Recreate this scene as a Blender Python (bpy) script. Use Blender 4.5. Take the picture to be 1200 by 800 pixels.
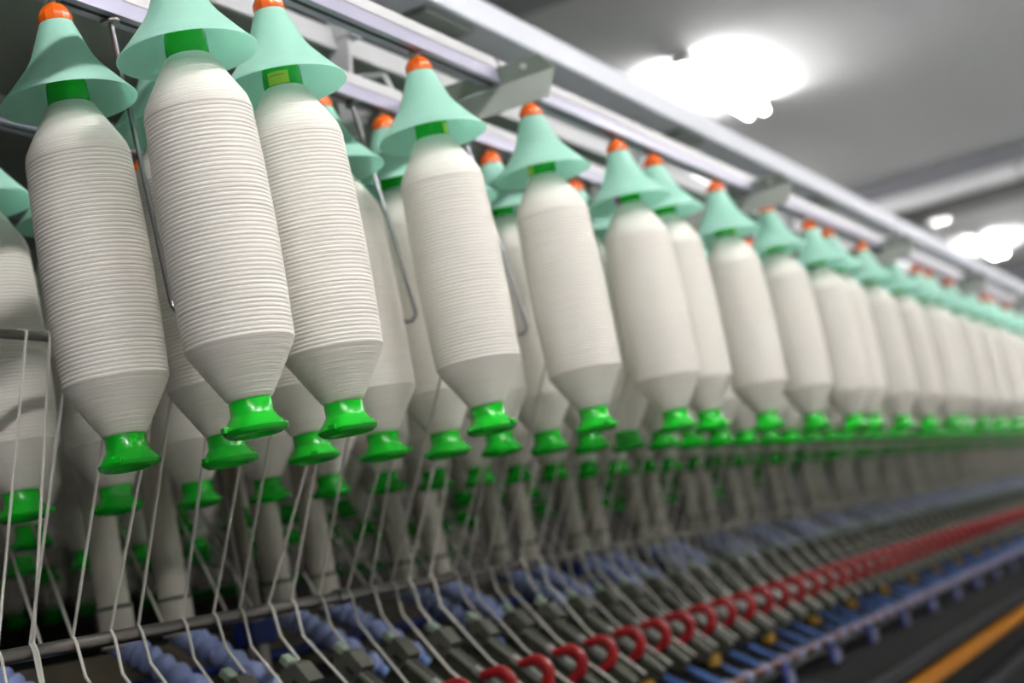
import bpy, bmesh, math, random
from math import sin, cos, pi, radians
from mathutils import Vector, Matrix

for o in list(bpy.data.objects):
    bpy.data.objects.remove(o)
scene = bpy.context.scene
COL = scene.collection
random.seed(7)
EYE = 1.5                      # camera height above the floor; heights below are given relative to it

# ------------------------------------------------------------------ camera
roll, pitch, yaw, FPX = -0.2026, 0.1467, 0.4298, 1888.5
fw = Vector((cos(pitch) * cos(yaw), cos(pitch) * sin(yaw), sin(pitch)))
r0 = fw.cross(Vector((0, 0, 1))).normalized()
u0 = r0.cross(fw)
rt = r0 * cos(roll) + u0 * sin(roll)
up = rt.cross(fw)
cam_data = bpy.data.cameras.new('camera')
cam = bpy.data.objects.new('camera', cam_data)
COL.objects.link(cam)
cam.matrix_world = Matrix(((rt.x, up.x, -fw.x, 0), (rt.y, up.y, -fw.y, 0), (rt.z, up.z, -fw.z, EYE), (0, 0, 0, 1)))
cam_data.sensor_width = 36.0
cam_data.lens = FPX / 1200 * 36.0
cam_data.clip_start = 0.05
cam_data.clip_end = 200
cam_data.dof.use_dof = True
cam_data.dof.focus_distance = 1.92
cam_data.dof.aperture_fstop = 2.9
scene.camera = cam

# ------------------------------------------------------------------ world, exposure
world = bpy.data.worlds.new('world')
scene.world = world
world.use_nodes = True
world.node_tree.nodes['Background'].inputs[0].default_value = (0.75, 0.82, 0.9, 1)
world.node_tree.nodes['Background'].inputs[1].default_value = 0.15
scene.view_settings.view_transform = 'Standard'
scene.view_settings.look = 'None'
scene.view_settings.gamma = 1
scene.view_settings.use_curve_mapping = False
scene.view_settings.exposure = 1.66
TUBE_POWER = 50.0              # emission of the fluorescent tubes

# ------------------------------------------------------------------ materials
def mat(name, col, rough=0.5, metal=0.0, noise=0.0, nscale=20.0, spec=0.5, emit=0.0, bump=0.0, stretch=None, transl=0.0):
    m = bpy.data.materials.new(name)
    m.use_nodes = True
    nt = m.node_tree
    b = nt.nodes['Principled BSDF']
    b.inputs['Base Color'].default_value = (*col, 1)
    b.inputs['Roughness'].default_value = rough
    b.inputs['Metallic'].default_value = metal
    b.inputs['Specular IOR Level'].default_value = spec
    if noise or bump:
        tc = nt.nodes.new('ShaderNodeTexCoord')
        mp = nt.nodes.new('ShaderNodeMapping')
        nz = nt.nodes.new('ShaderNodeTexNoise')
        nz.inputs['Scale'].default_value = nscale
        nz.inputs['Detail'].default_value = 4
        if stretch:
            mp.inputs['Scale'].default_value = stretch
        nt.links.new(tc.outputs['Object'], mp.inputs['Vector'])
        nt.links.new(mp.outputs['Vector'], nz.inputs['Vector'])
        if noise:
            mx = nt.nodes.new('ShaderNodeMix')
            mx.data_type = 'RGBA'
            mx.inputs[6].default_value = (*[c * (1 - noise) for c in col], 1)
            mx.inputs[7].default_value = (*[min(1, c * (1 + noise)) for c in col], 1)
            nt.links.new(nz.outputs['Fac'], mx.inputs[0])
            nt.links.new(mx.outputs[2], b.inputs['Base Color'])
        if bump:
            bp = nt.nodes.new('ShaderNodeBump')
            bp.inputs['Strength'].default_value = bump
            bp.inputs['Distance'].default_value = 0.002
            nt.links.new(nz.outputs['Fac'], bp.inputs['Height'])
            nt.links.new(bp.outputs['Normal'], b.inputs['Normal'])
    if emit:
        b.inputs['Emission Color'].default_value = (1.0, 0.985, 0.97, 1)
        b.inputs['Emission Strength'].default_value = emit
    if transl:
        tr = nt.nodes.new('ShaderNodeBsdfTranslucent')
        tr.inputs['Color'].default_value = (*col, 1)
        ms = nt.nodes.new('ShaderNodeMixShader')
        ms.inputs[0].default_value = transl
        out = nt.nodes['Material Output']
        nt.links.new(b.outputs[0], ms.inputs[1])
        nt.links.new(tr.outputs[0], ms.inputs[2])
        nt.links.new(ms.outputs[0], out.inputs[0])
    return m

M = dict(
    yarn=mat('white_roving', (0.86, 0.82, 0.755), 0.9, noise=0.09, nscale=9, stretch=(1.5, 1.5, 70), bump=0.5, spec=0.25),
    strand=mat('white_strand', (0.68, 0.655, 0.60), 0.9, spec=0.2, noise=0.05, nscale=60),
    green=mat('green_plastic', (0.002, 0.45, 0.012), 0.24, noise=0.05, nscale=30),
    hat=mat('mint_plastic', (0.66, 0.975, 0.875), 0.30, noise=0.02, nscale=12, transl=0.5),
    orange=mat('orange_plastic', (0.86, 0.135, 0.008), 0.25, noise=0.04, nscale=40),
    sticker=mat('yellow_green_paper', (0.50, 0.66, 0.06), 0.6, noise=0.1, nscale=90),
    sticker_pink=mat('magenta_paper', (0.45, 0.05, 0.28), 0.6, noise=0.1, nscale=90),
    ink=mat('dark_ink', (0.05, 0.09, 0.03), 0.7, noise=0.1),
    chrome=mat('bright_steel', (0.36, 0.36, 0.38), 0.25, metal=1.0, noise=0.05, nscale=50),
    steel=mat('brushed_steel', (0.28, 0.255, 0.25), 0.28, metal=1.0, noise=0.12, nscale=14, stretch=(0.3, 4, 4)),
    alu=mat('anodised_aluminium', (0.38, 0.365, 0.47), 0.4, metal=0.35, noise=0.05, nscale=6),
    alu_lip=mat('aluminium_edge', (0.60, 0.59, 0.60), 0.45, metal=0.2, noise=0.04),
    slot=mat('black_slot', (0.012, 0.012, 0.012), 0.6, noise=0.1),
    grey=mat('grey_green_paint', (0.23, 0.26, 0.225), 0.38, noise=0.1, nscale=8),
    grey_light=mat('pale_grey_green_paint', (0.42, 0.45, 0.41), 0.25, noise=0.12, nscale=10),
    light_grey=mat('light_grey_paint', (0.52, 0.52, 0.53), 0.45, noise=0.06, nscale=4),
    canopy=mat('olive_grey_shade', (0.25, 0.255, 0.23), 0.6, noise=0.06, nscale=3),  # light grey sheet darkened to imitate shade under the canopy
    white_beam=mat('white_beam_paint', (0.72, 0.735, 0.80), 0.55, noise=0.03, nscale=3),
    pipe=mat('grey_plastic_pipe', (0.62, 0.58, 0.50), 0.25, noise=0.06, nscale=10, stretch=(1, 1, 0.2)),
    tan=mat('tan_paint', (0.115, 0.095, 0.06), 0.5, noise=0.15, nscale=9),
    blue=mat('blue_rubber', (0.33, 0.40, 0.72), 0.4, noise=0.12, nscale=24),
    deep_blue=mat('deep_blue_plastic', (0.015, 0.035, 0.22), 0.4, noise=0.1),
    finger_blue=mat('sky_blue_plastic', (0.075, 0.16, 0.42), 0.35, noise=0.08),
    pale_blue=mat('pale_blue_plastic', (0.23, 0.24, 0.36), 0.4, noise=0.08),
    yellow=mat('ochre_plastic', (0.42, 0.22, 0.012), 0.4, noise=0.15, nscale=40),
    brown=mat('brown_rubber', (0.20, 0.10, 0.075), 0.5, noise=0.12, spec=0.12),
    red=mat('red_plastic', (0.25, 0.006, 0.008), 0.36, noise=0.06),
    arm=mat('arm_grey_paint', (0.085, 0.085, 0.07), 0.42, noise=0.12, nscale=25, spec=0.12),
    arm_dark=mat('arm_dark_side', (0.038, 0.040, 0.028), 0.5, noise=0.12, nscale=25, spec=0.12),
    post=mat('satin_post_steel', (0.48, 0.45, 0.40), 0.35, metal=0.7, noise=0.08, nscale=10),
    lever=mat('bare_lever_metal', (0.24, 0.25, 0.235), 0.35, metal=0.2, noise=0.1, nscale=25),
    arm_light=mat('arm_light_edge', (0.15, 0.155, 0.13), 0.35, noise=0.1, nscale=25, spec=0.12),
    mint_grey=mat('pale_mint_plastic', (0.20, 0.26, 0.20), 0.4, noise=0.08),
    dark=mat('dark_machine_paint', (0.004, 0.004, 0.0045), 0.55, noise=0.2, nscale=6, spec=0.12),
    board=mat('dark_grey_board', (0.005, 0.0048, 0.0048), 0.7, noise=0.15, nscale=6, spec=0.12),
    strip=mat('grey_strip', (0.024, 0.023, 0.026), 0.5, noise=0.1, nscale=9, spec=0.12),
    orange_strip=mat('orange_strip_paint', (0.36, 0.13, 0.005), 0.5, noise=0.12, nscale=30, spec=0.12),
    ceiling=mat('ceiling_paint', (0.52, 0.525, 0.54), 0.8, noise=0.03, nscale=1.2),
    concrete=mat('beam_paint', (0.27, 0.275, 0.30), 0.75, noise=0.05, nscale=2),
    duct=mat('galvanised_duct', (0.80, 0.80, 0.82), 0.4, metal=0.1, noise=0.06, nscale=5),
    shading=mat('dark_shade_grey', (0.10, 0.10, 0.105), 0.5, noise=0.08, nscale=4),
    wall_shade=mat('shade_wall_paint', (0.10, 0.095, 0.085), 0.8, noise=0.08, nscale=1.5),  # wall colour darkened in place of shade among the far bobbins
    wall=mat('wall_paint', (0.52, 0.53, 0.52), 0.8, noise=0.05, nscale=1.5),
    floor=mat('floor_coating', (0.30, 0.30, 0.28), 0.5, noise=0.12, nscale=2.5),
    lamp=mat('lamp_housing', (0.8, 0.8, 0.8), 0.4, noise=0.03),
    tube=mat('fluorescent_tube', (1, 1, 1), 0.4, emit=TUBE_POWER, noise=0.01),
)

# ------------------------------------------------------------------ mesh helpers
def finish(bm, name, material, smooth=True, angle=35):
    bmesh.ops.recalc_face_normals(bm, faces=bm.faces)
    me = bpy.data.meshes.new(name)
    bm.to_mesh(me)
    bm.free()
    ms = material if isinstance(material, (list, tuple)) else [material]
    for m in ms:
        me.materials.append(m)
    if smooth:
        me.polygons.foreach_set('use_smooth', [True] * len(me.polygons))
        me.set_sharp_from_angle(angle=radians(angle))
    return me

def lathe(profile, segs=32, bm=None, origin=(0, 0, 0), wob=None):
    """profile: list of (radius, z); r==0 ends close in a point"""
    bm = bm or bmesh.new()
    rings = []
    for k, (r, z) in enumerate(profile):
        if r <= 1e-7:
            rings.append([bm.verts.new((origin[0], origin[1], origin[2] + z))])
        else:
            ring = []
            for i in range(segs):
                a = 2 * pi * i / segs
                rr = r * (1 + (wob(k, a) if wob else 0))
                ring.append(bm.verts.new((origin[0] + rr * cos(a), origin[1] + rr * sin(a), origin[2] + z)))
            rings.append(ring)
    for a, b in zip(rings[:-1], rings[1:]):
        n = max(len(a), len(b))
        if len(a) == 1 and len(b) == 1:
            continue
        for i in range(n):
            j = (i + 1) % n
            if len(a) == 1:
                bm.faces.new((a[0], b[j], b[i]))
            elif len(b) == 1:
                bm.faces.new((a[i], a[j], b[0]))
            else:
                bm.faces.new((a[i], a[j], b[j], b[i]))
    if len(rings[0]) > 1:
        bm.faces.new(list(reversed(rings[0])))
    if len(rings[-1]) > 1:
        bm.faces.new(rings[-1])
    return bm

def box(lo, hi, bm=None, rot=None, bevel=0.0):
    bm2 = bmesh.new()
    bmesh.ops.create_cube(bm2, size=1)
    for v in bm2.verts:
        v.co = Vector([lo[k] + (v.co[k] + 0.5) * (hi[k] - lo[k]) for k in range(3)])
    if bevel:
        bmesh.ops.bevel(bm2, geom=list(bm2.edges), offset=bevel, segments=2, profile=0.5, affect='EDGES')
    if rot is not None:
        bmesh.ops.transform(bm2, matrix=rot, verts=bm2.verts)
    return merge(bm, bm2)

def merge(bm, bm2):
    if bm is None:
        return bm2
    me = bpy.data.meshes.new('tmp')
    bm2.to_mesh(me)
    bm2.free()
    bm.from_mesh(me)
    bpy.data.meshes.remove(me)
    return bm

def tube(path, radius, segs=8, bm=None):
    """round tube along a polyline; radius is a number or a list"""
    bm = bm or bmesh.new()
    P = [Vector(p) for p in path]
    R = radius if isinstance(radius, (list, tuple)) else [radius] * len(P)
    rings = []
    ref = None
    for k, p in enumerate(P):
        if k == 0:
            t = P[1] - P[0]
        elif k == len(P) - 1:
            t = P[-1] - P[-2]
        else:
            t = (P[k + 1] - p).normalized() + (p - P[k - 1]).normalized()
        t.normalize()
        if ref is None:
            ref = Vector((1, 0, 0)) if abs(t.x) < 0.8 else Vector((0, 0, 1))
        n = (ref - t * ref.dot(t)).normalized()
        ref = n
        b = t.cross(n)
        rings.append([bm.verts.new(p + (n * cos(2 * pi * i / segs) + b * sin(2 * pi * i / segs)) * R[k]) for i in range(segs)])
    for a, b in zip(rings[:-1], rings[1:]):
        for i in range(segs):
            j = (i + 1) % segs
            bm.faces.new((a[i], a[j], b[j], b[i]))
    bm.faces.new(list(reversed(rings[0])))
    bm.faces.new(rings[-1])
    return bm

def prism(poly, depth, axis='X', off=0.0, bm=None):
    """extrude a polygon given in the other two axes"""
    bm = bm or bmesh.new()
    def P(a, b, d):
        return {'X': (d, a, b), 'Y': (a, d, b), 'Z': (a, b, d)}[axis]
    lo = [bm.verts.new(P(a, b, off)) for a, b in poly]
    hi = [bm.verts.new(P(a, b, off + depth)) for a, b in poly]
    n = len(poly)
    for i in range(n):
        j = (i + 1) % n
        bm.faces.new((lo[i], lo[j], hi[j], hi[i]))
    bm.faces.new(list(reversed(lo)))
    bm.faces.new(hi)
    return bm

def link(name, me, parent=None, loc=(0, 0, 0)):
    o = bpy.data.objects.new(name, me)
    COL.objects.link(o)
    o.location = loc
    if parent:
        o.parent = parent
    return o

def thing(name, label, cat, loc, group=None, rotz=0):
    o = bpy.data.objects.new(name, None)
    COL.objects.link(o)
    o.empty_display_size = 0.05
    o.location = loc
    o.rotation_euler = (0, 0, rotz)
    tag(o, label, cat, group)
    return o

def tag(o, label, cat, group=None):
    o['label'] = label
    o['category'] = cat
    if group:
        o['group'] = group
    return o

def copy_tree(o, parent=None):
    c = o.copy()
    COL.objects.link(c)
    if parent:
        c.parent = parent
    for ch in list(o.children):
        copy_tree(ch, c)
    return c

def structure(name, me):
    o = link(name, me)
    o['kind'] = 'structure'
    return o

ORD = ['first', 'second', 'third', 'fourth', 'fifth', 'sixth', 'seventh', 'eighth', 'ninth', 'tenth', 'eleventh', 'twelfth',
       'thirteenth', 'fourteenth', 'fifteenth', 'sixteenth', 'seventeenth', 'eighteenth', 'nineteenth', 'twentieth']
ORD += ['twenty-' + w for w in ORD[:9]] + ['thirtieth'] + ['thirty-' + w for w in ORD[:9]] + ['fortieth']

def H(h):
    return EYE + h

# ------------------------------------------------------------------ the hall
XA, XB, YA_, YB_ = -9.0, 30.0, -6.0, 10.0
CEIL = H(2.30)
structure('floor', finish(box((XA, YA_, -0.1), (XB, YB_, 0)), 'floor', M['floor'], False))
structure('ceiling', finish(box((XA, YA_, CEIL), (XB, YB_, CEIL + 0.1)), 'ceiling', M['ceiling'], False))
structure('wall_front', finish(box((XA, YA_ - 0.1, 0), (XB, YA_, CEIL)), 'wall_front', M['wall'], False))
structure('wall_back', finish(box((XA, YB_, 0), (XB, YB_ + 0.1, CEIL)), 'wall_back', M['wall_shade'], False))
structure('wall_left', finish(box((XA - 0.1, YA_, 0), (XA, YB_, CEIL)), 'wall_left', M['wall'], False))
structure('wall_right', finish(box((XB, YA_, 0), (XB + 0.1, YB_, CEIL)), 'wall_right', M['wall'], False))
for n, (x0, x1) in enumerate(((-1.5, -1.15), (5.08, 5.42), (11.72, 12.18), (18.3, 18.7))):
    structure('trim_%d' % (n + 1), finish(box((x0, YA_, H(2.06)), (x1, YB_, CEIL), bevel=0.012), 'ceiling_beam', M['concrete'], False))
# round duct along the second beam in view
d = thing('ceiling_duct', 'round pale duct running along the ceiling beam at right', 'duct', (11.60, 2.0, H(2.10)))
link('duct_pipe', finish(tube([(0, -7.9, 0), (0, 7.9, 0)], 0.062, 20), 'duct_pipe', M['duct']), d)
for y in (-6, -3.2, -0.95, -0.80, 1.6, 4):
    link('collar', finish(tube([(0, y, 0), (0, y + 0.05, 0)], 0.068, 20), 'collar', M['light_grey']), d)
tr = thing('beam_shade', 'added dark tray on the underside of the ceiling beam behind the duct', 'shading', (11.95, 2.0, H(2.035)))  # added dark slab in place of the shade under the beam
link('shade_slab', finish(box((-0.22, -7.9, -0.02), (0.34, 7.9, 0.02), bevel=0.004), 'shade_slab', M['shading'], False), tr)
# lamps: twin tube battens just under the ceiling
def make_lamp():
    t = thing('ceiling_lamp', '', 'lamp', (0, 0, 0))
    link('housing', finish(box((-0.61, -0.056, 0.022), (0.61, 0.056, 0.068), bevel=0.008), 'housing', M['lamp'], False), t)
    tm = finish(tube([(-0.585, 0, 0), (0.585, 0, 0)], 0.014, 10), 'lamp_tube', M['tube'])
    cm = finish(box((-0.012, -0.018, -0.02), (0.012, 0.018, 0.026), bevel=0.004), 'tube_holder', M['lamp'], False)
    for y in (-0.045, 0.045):
        link('lamp_tube', tm, t, (0, y, 0))
        for x in (-0.597, 0.597):
            link('tube_holder', cm, t, (x, y, 0))
    return t
lamp0 = make_lamp()
lamp_x = [-2.5, 7.84, 12.95, 16.0, 21.0]
lamp_places = ([(x, 2.15) for x in lamp_x] + [(x, -0.8) for x in (-2.6, -0.6, 1.4, 3.4, 5.6, 7.84, 10.3, 12.95, 16.0, 21.0)]
               + [(x, 3.2) for x in (10.3, 12.8, 15.8)])  # this last row is unseen, added to brighten the far creel
lamp_labels = {(7.84, 2.15): 'twin tube ceiling lamp glaring white at upper right, largest of the lamps',
               (12.95, 2.15): 'ceiling lamp just behind the beam at right, its tube ends showing',
               (16.0, 2.15): 'small distant ceiling lamp beyond the beam near the right edge'}
for i, (x, y) in enumerate(lamp_places):
    l = lamp0 if i == 0 else copy_tree(lamp0)
    l.location = (x, y, CEIL - 0.068)
    if (x, y) in lamp_labels:
        tag(l, lamp_labels[(x, y)], 'lamp', 'ceiling lamps')
    else:
        tag(l, 'twin tube ceiling lamp outside the picture lighting the hall', 'lamp', 'lamps outside the picture')

# ------------------------------------------------------------------ overhead creel structure
S = 0.203
YA, YB, YC = 1.0483, 1.2346, 1.603
YMID = 1.785
YD, YE, YF = 2 * YMID - YC, 2.45, 2.72
SA, SB, SC = 1.7464, 1.5449, 1.7599
KNOB = 0.8065
RAIL = 0.826                   # underside of the bobbin rails
BAY = 1.42
ARM_X = [2.43 + BAY * k for k in range(-2, 10)]
XEND = ARM_X[-1] + BAY

rail_words = {0: ('front aluminium bobbin rail with a black slot, nearest the aisle', YA),
              1: ('second aluminium bobbin rail just behind the front rail', YB),
              2: ('third bobbin rail hung inside the creel, mostly hidden by bobbins', YC),
              3: ('fourth bobbin rail beyond the middle of the creel', YD),
              4: ('fifth bobbin rail on the far side of the creel', YE),
              5: ('sixth bobbin rail along the far edge of the creel', YF)}
def rail_meshes(length):
    L = length
    w = 0.015
    body = bmesh.new()
    # hollow C profile, open slot below
    prof = [(-w, 0), (-w, 0.022), (-w + 0.004, 0.044), (w, 0.044), (w, 0), (0.004, 0), (0.004, 0.010), (-0.004, 0.010), (-0.004, 0)]
    prism(prof, L, 'X', 0, body)
    lip = prism([(-w - 0.0012, 0.0235), (-w + 0.0030, 0.0452), (-w + 0.0075, 0.0452), (-w + 0.0005, 0.0225)], L, 'X', 0)
    sl = prism([(-0.0039, 0.001), (-0.0039, 0.0098), (0.0039, 0.0098), (0.0039, 0.001)], L, 'X', 0)
    return (finish(body, 'rail_section', M['alu'], False), finish(lip, 'rail_lip', M['alu_lip'], False), finish(sl, 'rail_slot', M['slot'], False))
SEC = BAY - 0.012
rm = rail_meshes(SEC)
for k, (lab, y) in rail_words.items():
    t = thing('bobbin_rail', lab, 'rail', (ARM_X[0] + 0.006, y, H(RAIL)), 'bobbin rails of the creel')
    for j in range(len(ARM_X)):
        s_ = link('rail_section', rm[0], t, (j * BAY, 0, 0))
        link('rail_lip', rm[1], s_)
        link('rail_slot', rm[2], s_)

# canopy: long panel over the creel, light front lip, panel coloured dark for its shaded underside
CY0 = 1.33
cp = thing('creel_canopy', 'long grey sheet metal canopy above the bobbins with pale front edge', 'canopy', (ARM_X[0], YMID, H(0.985)))
LX = XEND - ARM_X[0]
link('canopy_panel', finish(box((0, CY0 - YMID + 0.004, 0), (LX, YMID - CY0 - 0.004, 0.02)), 'canopy_panel', M['canopy'], False), cp)
for j in range(len(ARM_X)):
    for sy in (-1, 1):
        y = sy * (YMID - CY0)
        link('edge_panel', finish(box((j * BAY + 0.002, y - 0.004, -0.004), ((j + 1) * BAY - 0.002, y + 0.004, 0.036)), 'edge_panel', M['light_grey'], False), cp)

# cross arms
def make_cross_arm():
    t = thing('cross_arm', '', 'bracket', (0, 0, 0))
    # upright web with chamfered aisle end (profile in Y,H at X=0)
    web = [(0.936, 0.822), (YF + 0.13, 0.822), (YF + 0.13, 0.778), (0.957, 0.778)]
    link('arm_web', finish(prism([(a, H(b)) for a, b in web], 0.004, 'X', -0.004), 'arm_web', M['grey_light'], False), t)
    bm = bmesh.new()
    v = [bm.verts.new(p) for p in ((-0.004, 0.936, H(0.8225)), (-0.004, YF + 0.12, H(0.8225)), (-0.017, YF + 0.12, H(0.850)), (-0.017, 0.955, H(0.850)))]
    bm.faces.new(v)
    r = bmesh.ops.extrude_face_region(bm, geom=list(bm.faces))
    bmesh.ops.translate(bm, vec=(0.003, 0, 0.001), verts=[g for g in r['geom'] if isinstance(g, bmesh.types.BMVert)])
    link('arm_flange', finish(bm, 'arm_flange', M['grey'], False), t)
    bolt = finish(tube([(-0.009, 0, 0), (-0.003, 0, 0)], 0.0055, 6), 'bolt', M['alu_lip'], False)
    for y in (0.985, 1.018 + 0.055, 1.30):
        link('bolt', bolt, t, (-0.009, y, H(0.838)))
    # hanger plate from the canopy and its open frame
    for yy in (1.315, 2 * YMID - 1.315):
        link('hanger_plate', finish(prism([(yy + 0.032, H(1.02)), (yy - 0.018, H(1.02)), (yy - 0.004, H(0.925)), (yy - 0.03, H(0.905)), (yy - 0.03, H(0.846)), (yy + 0.032, H(0.846))],
                                          0.01, 'X', -0.016), 'hanger_plate', M['light_grey'], False), t)
        fr = bmesh.new()
        pts = [(-0.020, yy + 0.02, 0.895), (-0.020, yy - 0.022, 0.918), (-0.020, yy - 0.072, 0.905), (-0.020, yy - 0.085, 0.862)]
        for a, b in zip(pts[:-1], pts[1:]):
            tube([(a[0], a[1], H(a[2])), (b[0], b[1], H(b[2]))], 0.0055, 6, fr)
        link('hanger_frame', finish(fr, 'hanger_frame', M['light_grey'], False), t)
    return t
ca0 = make_cross_arm()
arm_words = ['outside the picture before the first bobbins', 'outside the picture to the left', 'nearest and largest, its chamfered end against the white beam',
             'second from the left in view', 'third from the left in view',
             'fourth from the left in view, small and blurred', 'fifth in view, tiny near the right edge']
for i, x in enumerate(ARM_X):
    c = ca0 if i == 0 else copy_tree(ca0)
    c.location = (x, 0, 0)
    if i < 7:
        tag(c, 'grey green steel cross arm, ' + arm_words[i], 'bracket', 'cross arms of the creel')
    else:
        tag(c, 'grey cross arm lost in blur at the far end of the creel', 'bracket', 'cross arms of the creel')

# big white travelling cleaner beam above the front rail
wb = thing('overhead_beam', 'long white box beam running above the front bobbin rail', 'beam', (ARM_X[0], 0, H(1.10)))
for j in range(len(ARM_X) // 3):
    link('beam_section', finish(box((j * BAY * 3 + 0.001, 1.232, 0), ((j + 1) * BAY * 3 - 0.001, 1.345, 0.062), bevel=0.004), 'beam_section', M['white_beam'], False), wb)
for j in range(len(ARM_X)):
    link('beam_support', finish(box((j * BAY - 0.02, 1.29, -0.10), (j * BAY + 0.02, 1.335, 0.0)), 'beam_support', M['light_grey'], False), wb)
    link('junction_box', finish(box((j * BAY + 0.22, 1.25, -0.012), (j * BAY + 0.42, 1.31, 0.0), bevel=0.004), 'junction_box', M['grey'], False), wb)

# ------------------------------------------------------------------ bobbins (local origin: base bottom)
def yarn_mesh(seed, ribs=True):
    rnd = random.Random(seed)
    prof = [(0.0235, 0.040)]
    for k in range(1, 14):
        t = k / 14
        prof.append((0.0250 + (0.0640 - 0.0250) * t ** 0.97 + (0.0003 if k % 2 else -0.0003), 0.040 + 0.064 * t))
    z0, z1 = 0.105, 0.388
    n = 54
    zs = z0
    odd = {rnd.randrange(5, 14): 0.5, rnd.randrange(20, 50): -0.0}
    for k in range(n):
        p = (z1 - z0) / n * (1 + rnd.uniform(-0.05, 0.05))
        t = k / n
        R = 0.0645 + 0.0030 * sin(pi * min(1, t * 1.05)) + rnd.uniform(-0.00012, 0.00012)
        g = 0.0019 if k in odd else 0.0011
        prof += [(R - g, zs), (R - 0.0003, zs + p * 0.15), (R, zs + p * 0.5), (R - 0.0003, zs + p * 0.85)]
        zs += p
    sc = (z1 - z0) / (zs - z0)
    prof = [(r, z0 + (z - z0) * sc if z > z0 else z) for r, z in prof]
    prof += [(0.0640, 0.3885), (0.0634, 0.392), (0.0612, 0.4005), (0.0560, 0.4105), (0.0492, 0.4220), (0.0420, 0.4350), (0.0355, 0.4460), (0.0290, 0.4570), (0.0265, 0.4590), (0.0235, 0.4590)]
    return finish(lathe(prof, 40), 'yarn_package', M['yarn'], True, 180)
yarns = [yarn_mesh(s) for s in (1, 2, 3, 4)]
def lobes(k, a):
    return 0.012 * cos(9 * a) if k in (4, 5, 6) else 0.0
base_me = finish(lathe([(0.0, 0.006), (0.020, 0.006), (0.024, 0.0005), (0.031, 0.0), (0.0365, 0.0035), (0.0380, 0.0075), (0.0355, 0.0115), (0.0300, 0.0175), (0.0268, 0.0225), (0.0252, 0.0245), (0.0248, 0.0405), (0.020, 0.042), (0.0, 0.042)],
                       45, wob=lobes), 'base_flange', M['green'], True, 50)
clip_me = finish(box((-0.004, -0.005, -0.003), (0.004, 0.005, 0.004), bevel=0.001), 'flange_notch', M['green'], False)
neck_me = finish(lathe([(0.0, 0.4575), (0.0255, 0.4575), (0.0258, 0.470), (0.0250, 0.486), (0.0215, 0.497), (0.0, 0.497)], 32), 'tube_neck', M['green'])
def sticker_me(a0, a1, z0, z1, m, name):
    bm = bmesh.new()
    n = 8
    r = 0.0263
    A = [bm.verts.new((r * cos(radians(a0 + (a1 - a0) * i / n)), r * sin(radians(a0 + (a1 - a0) * i / n)), z0)) for i in range(n + 1)]
    B = [bm.verts.new((r * cos(radians(a0 + (a1 - a0) * i / n)), r * sin(radians(a0 + (a1 - a0) * i / n)), z1)) for i in range(n + 1)]
    for i in range(n):
        bm.faces.new((A[i], A[i + 1], B[i + 1], B[i]))
    r2 = bmesh.ops.extrude_face_region(bm, geom=list(bm.faces))
    for g in r2['geom']:
        if isinstance(g, bmesh.types.BMVert):
            g.co.x *= 0.985
            g.co.y *= 0.985
    return finish(bm, name, m)
def make_bobbin(i):
    t = thing('roving_bobbin', '', 'bobbin', (0, 0, 0))
    link('yarn_package', yarns[i], t)
    b = link('base_flange', base_me, t)
    for a in (20, 200):
        n = link('flange_notch', clip_me, b, (0.0375 * cos(radians(a)), 0.0375 * sin(radians(a)), 0.0085))
        n.rotation_euler = (0, 0, radians(a))
    link('tube_neck', neck_me, t)
    return t
protos = [make_bobbin(i) for i in range(4)]
used_proto = set()

# hanger with its mint cone (local origin: knob centre)
HR = 0.012
def make_hanger():
    t = thing('bobbin_hanger', '', 'hanger', (0, 0, 0))
    outer = [(0.0205, -0.0145), (0.0252, -0.0265), (0.0298, -0.039), (0.0346, -0.0515), (0.0392, -0.0625), (0.0465, -0.0740), (0.0575, -0.0875), (0.0705, -0.1030), (0.0842, -0.1180)]
    inner = [(r - 0.0011, z - 0.0006) for r, z in reversed(outer)]
    prof = outer + [(0.0840, -0.1190)] + inner[1:]
    bm = bmesh.new()
    lathe([(0.0, -0.0140)] + prof + [(0.0, -0.0155)], 48, bm)
    link('cone_shroud', finish(bm, 'cone_shroud', M['hat'], True, 60), t)
    link('knob', finish(lathe([(0.0, -0.0142), (0.0208, -0.0142), (0.0212, -0.008), (0.0204, -0.003), (0.0168, 0.004), (0.0116, 0.009), (0.0070, 0.0118), (0.0, 0.0118)], 12), 'knob', M['orange'], True, 22), t)
    link('hanger_stem', finish(lathe([(0.0, 0.0116), (0.0045, 0.0116), (0.0045, 0.0165), (0.0, 0.0165)], 12), 'hanger_stem', M['lamp']), t)
    link('washer', finish(lathe([(0.0, 0.0162), (0.0105, 0.0162), (0.0120, 0.0175), (0.0120, 0.0185), (0.0105, 0.0194), (0.0, 0.0194)], 24), 'washer', M['steel']), t)
    link('spindle', finish(lathe([(0.0, -0.092), (0.006, -0.092), (0.006, -0.0156), (0.0, -0.0156)], 12), 'spindle', M['lamp']), t)
    return t
hanger0 = make_hanger()
hanger_used = [False]
BASE = KNOB - 0.5815

def place(s, y, label_b, label_h, gb, gh, rnd):
    pi_ = rnd.randrange(4)
    if pi_ in used_proto:
        b = copy_tree(protos[pi_])
    else:
        b = protos[pi_]
        used_proto.add(pi_)
    b.location = (s, y, H(BASE))
    b.rotation_euler = (0, 0, rnd.uniform(0, 2 * pi))
    tag(b, label_b, 'bobbin', gb)
    h = hanger0 if not hanger_used[0] else copy_tree(hanger0)
    hanger_used[0] = True
    h.location = (s, y, H(KNOB))
    h.rotation_euler = (0, 0, rnd.uniform(0, 2 * pi))
    tag(h, label_h, 'hanger', gh)
    return b

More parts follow.
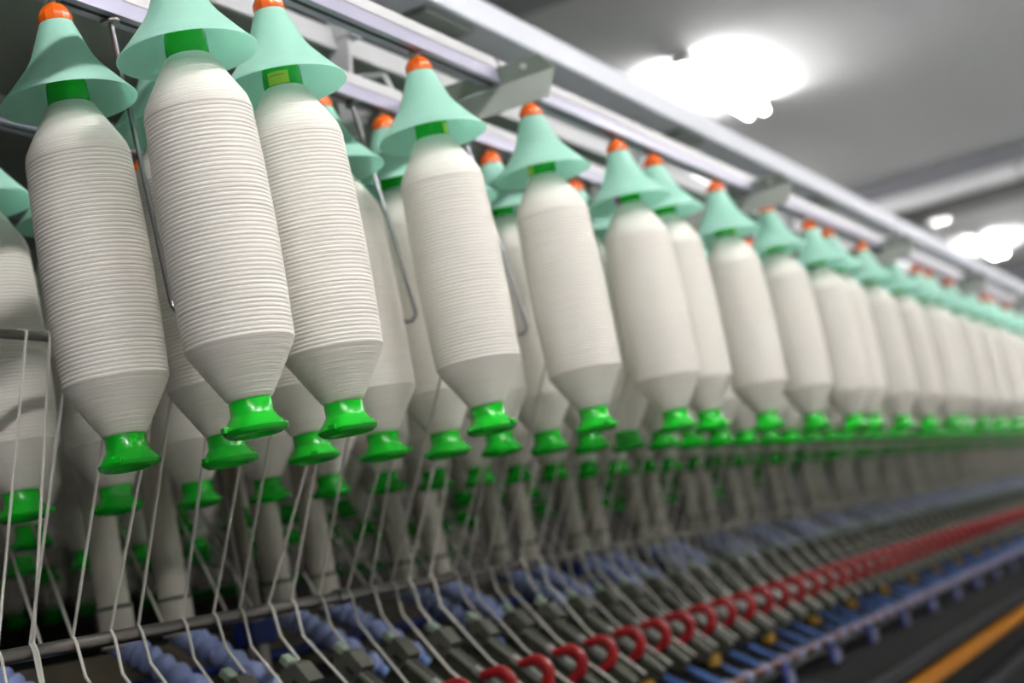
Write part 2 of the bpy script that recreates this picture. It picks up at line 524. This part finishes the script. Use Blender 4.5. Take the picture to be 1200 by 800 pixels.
rnd = random.Random(11)
A_pos = []
for bay in range(-1, 8):
    for off in (0, 2, 4, 6):
        k = bay * 7 + off
        if k >= -1:
            A_pos.append(SA + k * S)
A_pos = [s for s in A_pos if s < 11.6]
special = {0: ('nearest ribbed white roving bobbin, front row at left, its cone cut by the top edge', 'mint cone hanger at the top edge, orange cap outside the picture'),
           1: ('ribbed white roving bobbin with a yellow label on its green neck', 'mint cone hanger over the bobbin with the yellow label'),
           }
A_objs = []
for n, s in enumerate(A_pos):
    if n in special:
        lb, lh = special[n]
    elif n < 24:
        lb = 'white roving bobbin, %s from the left in the front row' % ORD[n]
        lh = 'mint cone with orange cap, %s from the left in the front row' % ORD[n]
    else:
        lb = 'blurred white roving bobbin far down the front row near the right edge'
        lh = 'blurred mint cone with orange cap far down the front row'
    A_objs.append(place(s, YA, lb, lh, 'roving bobbins of the front row', 'cone hangers of the front row', rnd))
B_pos = [SB + k * S for k in range(0, 55)]
B_objs = []
for n, s in enumerate(B_pos):
    if n == 0:
        lb = 'large ribbed white roving bobbin at far left, first of the second row'
        lh = 'mint cone with shiny orange cap at the top left corner'
    elif n < 24:
        lb = 'white roving bobbin behind the front row, %s from the left in the second row' % ORD[n]
        lh = 'mint cone hanger behind the front row, %s from the left in the second row' % ORD[n]
    else:
        lb = 'white roving bobbin far down the second row, mostly hidden by the front row'
        lh = 'mint cone far down the second row, mostly hidden by the front row'
    B_objs.append(place(s, YB, lb, lh, 'roving bobbins of the second row', 'cone hangers of the second row', rnd))
C_pos = [SC + k * S for k in range(0, 52)]
for n, s in enumerate(C_pos):
    if n == 0:
        lb = 'dim white roving bobbin cut by the left edge, first of the third row'
        lh = 'mint cone at the left edge below the corner cone, first of the third row'
    elif n < 18:
        lb = 'white roving bobbin in shade, %s from the left in the third row' % ORD[n]
        lh = 'mint cone hidden deep in the creel, %s from the left in the third row' % ORD[n]
    else:
        lb = 'shaded white roving bobbin far down the third row behind two other rows'
        lh = 'mint cone far down the third row behind two other rows'
    place(s, YC, lb, lh, 'roving bobbins of the third row', 'cone hangers of the third row', rnd)
for y, row, s0, n0, n1 in ((YD, 'fourth', 1.76, 0, 34), (YE, 'fifth', 2.25, 0, 30), (YF, 'sixth', 2.62, 0, 30)):
    for n in range(n0, n1):
        place(s0 + n * S, y, 'roving bobbin of the %s row beyond the creel centre, seen in gaps under nearer bobbins' % row,
              'mint cone of the %s row beyond the creel centre, hidden by nearer cones' % row,
              'roving bobbins of the %s row' % row, 'cone hangers of the %s row' % row, rnd)
# stickers on bobbin necks
def sticker_on(b, az, width, m, name, lab, ink=False):
    """az: world angle of the sticker centre"""
    a = math.degrees(-b.rotation_euler.z) + az
    o = link(name, sticker_me(a - width / 2, a + width / 2, 0.4605, 0.4775, m, name), b)
    o['label'] = lab
    if ink:
        k = link('printed_line', sticker_me(a - width * 0.42, a + width * 0.3, 0.4722, 0.4729, M['ink'], 'printed_line'), o)
        k.scale = (1.012, 1.012, 1)
sticker_on(A_objs[1], 200, 62, M['sticker'], 'paper_sticker', 'yellow paper label', True)
sticker_on(A_objs[2], 266, 26, M['sticker'], 'paper_sticker', 'yellow paper label')
sticker_on(A_objs[3], 146, 34, M['sticker'], 'paper_sticker', 'yellow paper label')
sticker_on(A_objs[4], 142, 36, M['sticker_pink'], 'paper_sticker', 'magenta paper label')
sticker_on(A_objs[6], 258, 26, M['sticker'], 'paper_sticker', 'yellow paper label')

# ------------------------------------------------------------------ roving guide hooks (rods hung from the second rail)
def make_hook(flip):
    t = thing('guide_hook', '', 'hook', (0, 0, 0))
    top, bot = 0.0, -(RAIL - 0.420)
    R = 0.013 if flip > 0 else 0.021
    pts = [(0, 0, -0.004), (0, 0, bot + R)]
    for a in range(0, 181, 20):
        pts.append((0, flip * (R - R * cos(radians(a))), bot + R - R * sin(radians(a))))
    pts.append((0, flip * 2 * R, bot + R + 0.010))
    link('hook_rod', finish(tube(pts, 0.0036, 10), 'hook_rod', M['chrome']), t)
    link('washer', finish(lathe([(0.0, -0.006), (0.0125, -0.006), (0.0125, -0.003), (0.0, -0.003)], 20), 'washer', M['steel']), t)
    return t
hooks_at = [(1.655, -1, 0.02, -0.005), (2.262, 1, -0.065, -0.075), (2.668, 1, -0.065, -0.075), (3.27, 1, -0.03, -0.03), (3.88, 1, -0.05, -0.06), (4.69, 1, -0.05, -0.06)]
hw = ['thin chrome guide hook hanging beside the corner bobbin at left', 'chrome guide hook hanging left of the third front bobbin',
      'chrome guide hook hanging left of the fourth front bobbin', 'chrome guide hook whose top shows beside the fifth front cone',
      'chrome guide hook hidden behind the sixth front bobbin', 'chrome guide hook far down the second row']
for (s, f, sx, sy), w in zip(hooks_at, hw):
    h = make_hook(f)
    h.location = (s, YB, H(RAIL))
    h.rotation_euler = (math.atan2(sy, 0.39), -math.atan2(sx, 0.39), 0)
    tag(h, w, 'hook', 'guide hooks on the second rail')

# ------------------------------------------------------------------ lower machine
P = 0.152                      # pitch of the drafting arms
BAR_Y, BAR_H = 1.445, 0.037
bar = thing('guide_bar', 'long steel guide bar that the white strands run over', 'bar', (0.2, BAR_Y, H(BAR_H)))
for j in range(9):
    x0 = 2.282 - 2 * 1.31 - 0.2 + j * 1.31
    link('bar_section', finish(tube([(x0, 0, 0), (x0 + 1.31, 0, 0)], 0.0096, 14), 'bar_section', M['steel']), bar)
    link('bar_clip', finish(tube([(x0 - 0.013, 0, 0), (x0 + 0.013, 0, 0)], 0.0130, 14), 'bar_clip', M['chrome']), bar)

gr = thing('guide_rod', 'dark steel rod ending behind the corner bobbin at left edge', 'rod', (1.2, 1.45, H(0.450)))
link('rod_body', finish(tube([(-0.6, 0, 0), (0.62, 0, 0)], 0.0068, 12), 'rod_body', M['steel']), gr)
link('rod_bracket', finish(box((-0.03, -0.004, 0.0), (-0.022, 0.004, RAIL - 0.45)), 'rod_bracket', M['steel'], False), gr)

# posts of the creel on the centre line
pw = ['round steel creel post at left rising behind the guide bar with blue clamp', 'second creel post, blue clamp showing below the guide bar',
      'blurred creel post down the machine', 'blurred creel post down the machine', 'blurred creel post down the machine', 'blurred creel post down the machine']
post_me = finish(tube([(0, 0, H(-0.14)), (0, 0, H(0.985))], 0.0155, 16), 'post_tube', M['post'])
post2_me = finish(tube([(0, 0, H(-0.14)), (0, 0, H(0.60))], 0.006, 10), 'post_rod', M['steel'])
clampm = finish(box((-0.045, -0.022, -0.022), (0.03, 0.024, 0.022), bevel=0.004), 'post_clamp', M['deep_blue'], False)
for i in range(6):
    t = thing('creel_post', pw[i], 'post', (2.512 + 1.49 * i, YMID - 0.005, 0), 'posts on the creel centre line')
    link('post_tube', post_me, t)
    link('post_rod', post2_me, t, (-0.032, 0.0, 0))
    link('post_clamp', clampm, t, (0, 0, H(0.008)))

# tan back beam behind the hoses
tb = thing('back_beam', 'tan painted back beam under the guide bar behind the blue hoses', 'beam', (0, 1.835, H(-0.02)))
link('beam_body', finish(box((0.6, -0.015, -0.055), (13.5, 0.008, 0.042), bevel=0.004), 'beam_body', M['tan'], False), tb)
link('beam_cable', finish(tube([(0.6, -0.024, -0.02), (13.5, -0.024, -0.02)], 0.010, 10), 'beam_cable', M['deep_blue']), tb)

# suction pipes and blue ribbed hoses, two for every three arms
PIPE_Y = 1.702
def hose_mesh():
    c = [Vector((0, 0, 0.035)), Vector((0.002, -0.010, 0.018)), Vector((0.012, -0.060, -0.004)), Vector((0.024, -0.165, -0.098))]
    pts, rad = [], []
    n = 72
    for i in range(n + 1):
        t = i / n
        # cubic bezier
        p = c[0] * (1 - t) ** 3 + c[1] * 3 * t * (1 - t) ** 2 + c[2] * 3 * t * t * (1 - t) + c[3] * t ** 3
        pts.append(p)
        base = 0.0235 - 0.0075 * t
        rib = 0.0075 * abs(sin(pi * t * 9.0)) - 0.003 if t > 0.33 else 0
        rad.append(base + rib)
    return finish(tube(pts, rad, 16), 'ribbed_hose', M['blue'], True, 60)
hose_me = hose_mesh()
pipe_me = finish(lathe([(0.0, 0.028), (0.0275, 0.028), (0.0285, 0.036), (0.0285, 0.088), (0.0262, 0.090), (0.0262, 0.62), (0.0, 0.62)], 20), 'suction_pipe', M['pipe'])
ring_me = finish(lathe([(0.0287, 0.086), (0.0294, 0.086), (0.0294, 0.092), (0.0263, 0.093), (0.0263, 0.090)], 20), 'pipe_ring', M['arm_light'])
tip_me = finish(tube([(0.024, -0.163, -0.096), (0.028, -0.180, -0.118)], [0.013, 0.0105], 12), 'hose_tip', M['finger_blue'])
PX = []
for k in range(-1, 28):
    for j in (0, 1):
        PX.append(2.034 + 0.456 * k + j * 0.152)
PX = [x for x in PX if x < 13]
pipe0 = None
for n, x in enumerate(PX):
    if pipe0 is None:
        t = thing('suction_duct', '', 'pipe', (0, 0, 0))
        pp = link('suction_pipe', pipe_me, t)
        link('pipe_ring', ring_me, pp)
        hh = link('ribbed_hose', hose_me, t)
        hh['label'] = 'blue ribbed rubber hose'
        link('hose_tip', tip_me, hh)
        pipe0 = t
    else:
        t = copy_tree(pipe0)
    t.location = (x, PIPE_Y, H(0))
    if n < 26:
        tag(t, 'grey suction pipe with blue ribbed hose, %s from the left behind the bar' % ORD[n], 'pipe', 'suction pipes with blue hoses')
    else:
        tag(t, 'grey suction pipe with blue ribbed hose, blurred far down the bar', 'pipe', 'suction pipes with blue hoses')

# drafting arms with red handles.  Local frame: X along machine, -Y towards the aisle, origin at rear block
def make_arm():
    t = thing('drafting_arm', '', 'arm', (0, 0, 0))
    R = Matrix.Rotation(radians(45), 4, 'X')          # +Y end higher
    bm = prism([(-0.228, -0.003), (-0.228, -0.030), (-0.150, -0.050), (-0.080, -0.085), (-0.010, -0.085), (-0.010, -0.003)], 0.026, 'X', -0.018)
    bmesh.ops.transform(bm, matrix=R, verts=bm.verts)
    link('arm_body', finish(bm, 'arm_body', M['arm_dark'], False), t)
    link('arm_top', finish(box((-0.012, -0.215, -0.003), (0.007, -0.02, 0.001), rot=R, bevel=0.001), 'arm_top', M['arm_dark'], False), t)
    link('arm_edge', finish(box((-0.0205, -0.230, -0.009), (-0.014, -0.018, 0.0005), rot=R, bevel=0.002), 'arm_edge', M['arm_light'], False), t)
    link('lever_plate', finish(box((-0.024, -0.150, -0.009), (-0.010, -0.085, 0.004), rot=R, bevel=0.002), 'lever_plate', M['lever'], False), t)
    bm = prism([(-0.030, -0.030), (0.004, -0.030), (0.018, -0.014), (0.018, 0.006), (0.004, 0.016), (-0.030, 0.010)], 0.040, 'X', -0.022)
    bmesh.ops.transform(bm, matrix=R, verts=bm.verts)
    link('rear_block', finish(bm, 'rear_block', M['arm'], False), t)
    link('block_slot', finish(box((-0.0235, -0.024, -0.010), (-0.0205, -0.006, -0.004), rot=R), 'block_slot', M['slot'], False), t)
    # red C handle in the YZ plane, open towards the machine, straddling the light edge
    bm = bmesh.new()
    c0 = Vector((-0.024, -0.103, -0.099))
    pts = [c0 + Vector((0, 0.029, 0.024))]
    for a in range(85, -75, -16):
        pts.append(c0 + Vector((0, -0.024 * cos(radians(a)) + 0.000, 0.026 * sin(radians(a)))))
    pts.append(c0 + Vector((0, 0.009, -0.033)))
    rings = []
    n = len(pts)
    for i, p in enumerate(pts):
        tan = (pts[min(i + 1, n - 1)] - pts[max(i - 1, 0)]).normalized()
        nb = Vector((0, -tan.z, tan.y))
        w = 0.0085
        hgt = 0.0094 * (0.72 if i in (0, n - 1) else 1.1)
        rings.append([bm.verts.new(p + Vector((w * sx, 0, 0)) + nb * hgt * sn) for sx, sn in ((-1, -0.5), (-0.55, -1), (0.55, -1), (1, -0.5), (1, 0.5), (0.55, 1), (-0.55, 1), (-1, 0.5))])
    for a, b in zip(rings[:-1], rings[1:]):
        for i in range(8):
            bm.faces.new((a[i], a[(i + 1) % 8], b[(i + 1) % 8], b[i]))
    bm.faces.new(list(reversed(rings[0])))
    bm.faces.new(rings[-1])
    h = link('handle', finish(bm, 'handle', M['red'], True, 50), t)
    h['label'] = 'red C shaped handle'
    link('rear_clip', finish(box((-0.026, 0.010, 0.002), (-0.004, 0.030, 0.016), rot=R, bevel=0.003), 'rear_clip', M['mint_grey'], False), t)
    return t
arm0 = make_arm()
ARMX = [2.937 + 0.149 * k for k in range(-9, 62)]
for n, x in enumerate(ARMX):
    a = arm0 if n == 0 else copy_tree(arm0)
    a.location = (x, 1.385, H(-0.064))
    if n < 38:
        tag(a, 'grey drafting arm with a red C handle, %s from the left below the bar' % ORD[n], 'arm', 'drafting arms with red handles')
    else:
        tag(a, 'grey drafting arm with a red C handle, merging into the red line at right', 'arm', 'drafting arms with red handles')

# dark bed under the arms, front covers and strips
bed = thing('machine_bed', 'dark sloping machine bed under the drafting arms with front covers', 'machine', (0, 0, 0))
X0, X1 = 0.8, 14.0
bm = prism([(1.70, H(-0.14)), (1.52, H(-0.14)), (1.40, H(-0.26)), (1.36, H(-0.38)), (1.33, H(-0.40)), (1.22, H(-0.44)), (1.22, 0.02), (2.35, 0.02), (2.35, H(-0.14))], X1 - X0, 'X', X0)
link('bed_casting', finish(bm, 'bed_casting', M['dark'], False), bed)
for j in range(9):
    xa, xb = X0 + j * BAY + 0.001, X0 + (j + 1) * BAY - 0.001
    link('front_board', finish(prism([(1.32, H(-0.390)), (1.32, H(-0.402)), (1.135, H(-0.452)), (1.135, H(-0.440))], xb - xa, 'X', xa), 'front_board', M['board'], False), bed)
    link('grey_strip', finish(box((xa, 1.10, H(-0.466)), (xb, 1.13, H(-0.434)), bevel=0.003), 'grey_strip', M['strip'], False), bed)
    link('orange_strip', finish(box((xa, 1.096, H(-0.530)), (xb, 1.13, H(-0.488)), bevel=0.004), 'orange_strip', M['orange_strip'], False), bed)
    link('lower_cover', finish(box((xa, 1.13, H(-0.62)), (xb, 1.215, H(-0.485))), 'lower_cover', M['dark'], False), bed)
    link('lower_strip', finish(box((xa, 1.085, H(-0.66)), (xb, 1.13, H(-0.63)), bevel=0.003), 'lower_strip', M['strip'], False), bed)
    link('skirt_cover', finish(box((xa, 1.10, 0.06), (xb, 1.215, H(-0.665))), 'skirt_cover', M['dark'], False), bed)
    link('shaft', finish(tube([(xa, 1.292, H(-0.352)), (xb, 1.292, H(-0.352))], 0.010, 10), 'shaft', M['dark']), bed)

# row of blue fingers in front of the arms
def make_unit():
    t = thing('compacting_unit', '', 'drafting unit', (0, 0, 0))
    f_me = finish(tube([(0, 0.005, -0.003), (0, 0.05, 0.027), (0, 0.10, 0.062)], [0.0105, 0.0095, 0.0060], 8), 'blue_finger', M['finger_blue'])
    k_me = finish(tube([(0, -0.012, -0.012), (0, 0.010, 0.002)], [0.0155, 0.0140], 10), 'end_knob', M['pale_blue'])
    link('blue_finger', f_me, t)
    link('end_knob', k_me, t)
    link('roller', finish(tube([(-0.070, 0.006, -0.004), (0.070, 0.006, -0.004)], 0.0085, 10), 'roller', M['brown']), t)
    return t
def make_ochre(t):
    bm = box((-0.022, 0.060, 0.034), (0.016, 0.085, 0.058), bevel=0.006)
    box((0.020, 0.075, 0.044), (0.060, 0.095, 0.062), bm, bevel=0.004)
    link('ochre_catch', finish(bm, 'ochre_catch', M['yellow'], False), t)
u0 = make_unit()
UX = [4.077 + 0.152 * k for k in range(-6, 52)]
for n, x in enumerate(UX):
    u = u0 if n == 0 else copy_tree(u0)
    u.location = (x, 1.298, H(-0.325))
    if n % 3 == 1:
        make_ochre(u)
        next(c for c in u.children if c.name.startswith('blue_finger')).scale = (1, 0.55, 0.55)
    lab = 'small blue fingered drafting unit, %s from the left in its row' % ORD[n] if n < 34 else 'small blue drafting unit blurred far along the row at right'
    tag(u, lab, 'drafting unit', 'blue drafting units')
for u in [o for o in COL.objects if o.name.startswith('compacting_unit')]:
    pass
# pale bracket under every third unit
br_me = finish(box((-0.014, -0.006, -0.045), (-0.006, 0.006, -0.008), box((0.010, -0.006, -0.042), (0.016, 0.006, -0.008), bevel=0.002), bevel=0.002), 'bracket_prongs', M['pale_blue'], False)
bk_me = finish(box((-0.014, 0.006, -0.045), (0.018, 0.016, 0.01)), 'bracket_plate', M['deep_blue'], False)
for n in range(16):
    t = thing('shaft_bracket', '', 'bracket', (3.574 + 0.456 * n, 1.270, H(-0.345)))
    link('bracket_prongs', br_me, t)
    link('bracket_plate', bk_me, t)
    lab = 'pale blue two pronged bracket under the drafting units, %s from the left' % ORD[n] if n < 9 else 'pale blue bracket blurred into the dark far at right'
    tag(t, lab, 'bracket', 'pale blue shaft brackets')

# ------------------------------------------------------------------ roving strands
def strand(path, label, group, r=0.0022):
    o = link('roving_strand', finish(tube(path, r, 6), 'roving_strand', M['strand']))
    tag(o, label, 'strand', group)
    return o
rs = random.Random(5)
n = 0
for k, ax in enumerate(ARMX[:-4]):
    for side in (-1, 1):
        xb = ax + side * 0.037 - 0.006 + rs.uniform(-0.012, 0.012)
        g = min(0.12, max(0.0, 0.12 * (xb - 1.85)))
        best = None
        for s, y, dx in [(q, YA, -0.225 - 0.8 * g) for q in A_pos] + [(q, YB, -0.015) for q in B_pos]:
            e = abs(s - (xb + dx)) - (0.0 if y == YA else 0.03)
            if best is None or e < best[0]:
                best = (e, s, y, xb + dx)
        e, s, y, want = best
        if e > 0.17:
            continue
        off = max(-0.056, min(0.056, want - s))
        top = (s + off, y + math.sqrt(max(0, 0.0675 ** 2 - off ** 2)) + 0.001, H(BASE + rs.uniform(0.112, 0.15)))
        b0 = (xb, BAR_Y - 0.0045, H(BAR_H + 0.0112))
        b1 = (xb - 0.004, BAR_Y - 0.0124, H(BAR_H - 0.001))
        path = [top, b0, b1]
        if side < 0:
            xa = ax - 0.040
            path += [(xb - 0.006, 1.428, H(-0.012)), (xa, 1.360, H(-0.122)), (xa, 1.255, H(-0.226))]
        else:
            path += [(xb - 0.003, 1.428, H(-0.006)), (xb + 0.004, 1.408, H(-0.046))]
        if n < 36:
            lab = 'thin white roving strand, %s from the left coming down over the guide bar' % ORD[n]
        else:
            lab = 'thin white roving strand among the many running down over the guide bar'
        strand(path, lab, 'strands running over the guide bar')
        n += 1
# strands crossing from the rows beyond the centre, coming through the gaps between the pipes
n = 0
for k in range(-1, 14):
    for dx in (0.074, 0.252, 0.330):
        xg = 2.034 + 0.456 * k + dx + rs.uniform(-0.012, 0.012)
        strand([(xg + 0.20, 1.905, H(0.285)), (xg, 1.672, H(0.044))],
               'white roving strand slanting the other way, %s from the left behind the bar' % ORD[n] if n < 12 else 'white roving strand slanting the other way between distant pipes',
               'strands from the rows beyond the centre', 0.0027)
        n += 1
for i, (x0_, x1_) in enumerate(((1.641, 1.500), (1.686, 1.562))):
    strand([(x0_ + 0.002, 1.458, H(0.4605)), (x0_, 1.4425, H(0.4535)), (x1_, BAR_Y - 0.0045, H(BAR_H + 0.0112)), (x1_ - 0.004, BAR_Y - 0.0124, H(BAR_H - 0.001)), (x1_ - 0.006, 1.428, H(-0.03))],
           ('left' if i == 0 else 'right') + ' one of two strands falling from the dark rod at left edge', 'strands over the dark rod')

# ------------------------------------------------------------------ the next machine's bobbins, seen under the far rows
for y, row, s0, cnt in ((4.32, 'near', 3.6, 24), (4.62, 'far', 3.7, 24)):
    for n in range(cnt):
        place(s0 + n * S, y, 'out of focus roving bobbin in the %s row of the next machine behind' % row,
              'out of focus mint cone in the %s row of the next machine behind' % row,
              'roving bobbins of the next machine, %s row' % row, 'cone hangers of the next machine, %s row' % row, rnd)
for lab, y in (('near', 4.32), ('far', 4.62)):
    t = thing('bobbin_rail', 'bobbin rail of the next machine behind, %s row' % lab, 'rail', (ARM_X[1] + 0.006, y, H(RAIL)))
    for j in range(6):
        s_ = link('rail_section', rm[0], t, (j * BAY, 0, 0))
        link('rail_lip', rm[1], s_)
        link('rail_slot', rm[2], s_)
nb = thing('next_machine', 'dark body of the next spinning machine behind the creel', 'machine', (0, 4.7, 0))
link('bed_casting', finish(box((1.2, -0.25, 0.01), (9.6, 0.5, H(0.02))), 'bed_casting', M['dark'], False), nb)
link('edge_panel', finish(box((1.2, -1.15, H(0.50)), (9.6, -1.14, H(0.90))), 'edge_panel', M['canopy'], False), nb)  # added unseen valance, keeps lamp light off these bobbins
link('shade_screen', finish(box((1.2, 0.42, H(0.0)), (9.6, 0.45, H(0.9))), 'shade_screen', M['arm_dark'], False), nb)  # added dark sheet imitating the shade behind these bobbins
link('shade_roof_panel', finish(box((1.2, -1.15, H(0.88)), (9.6, 0.45, H(0.90))), 'shade_roof_panel', M['canopy'], False), nb)  # roof widened out of view to shade the bobbins beneath
for j in range(6):
    link('post_tube', post_me, nb, (1.6 + j * BAY, 0.30, 0))
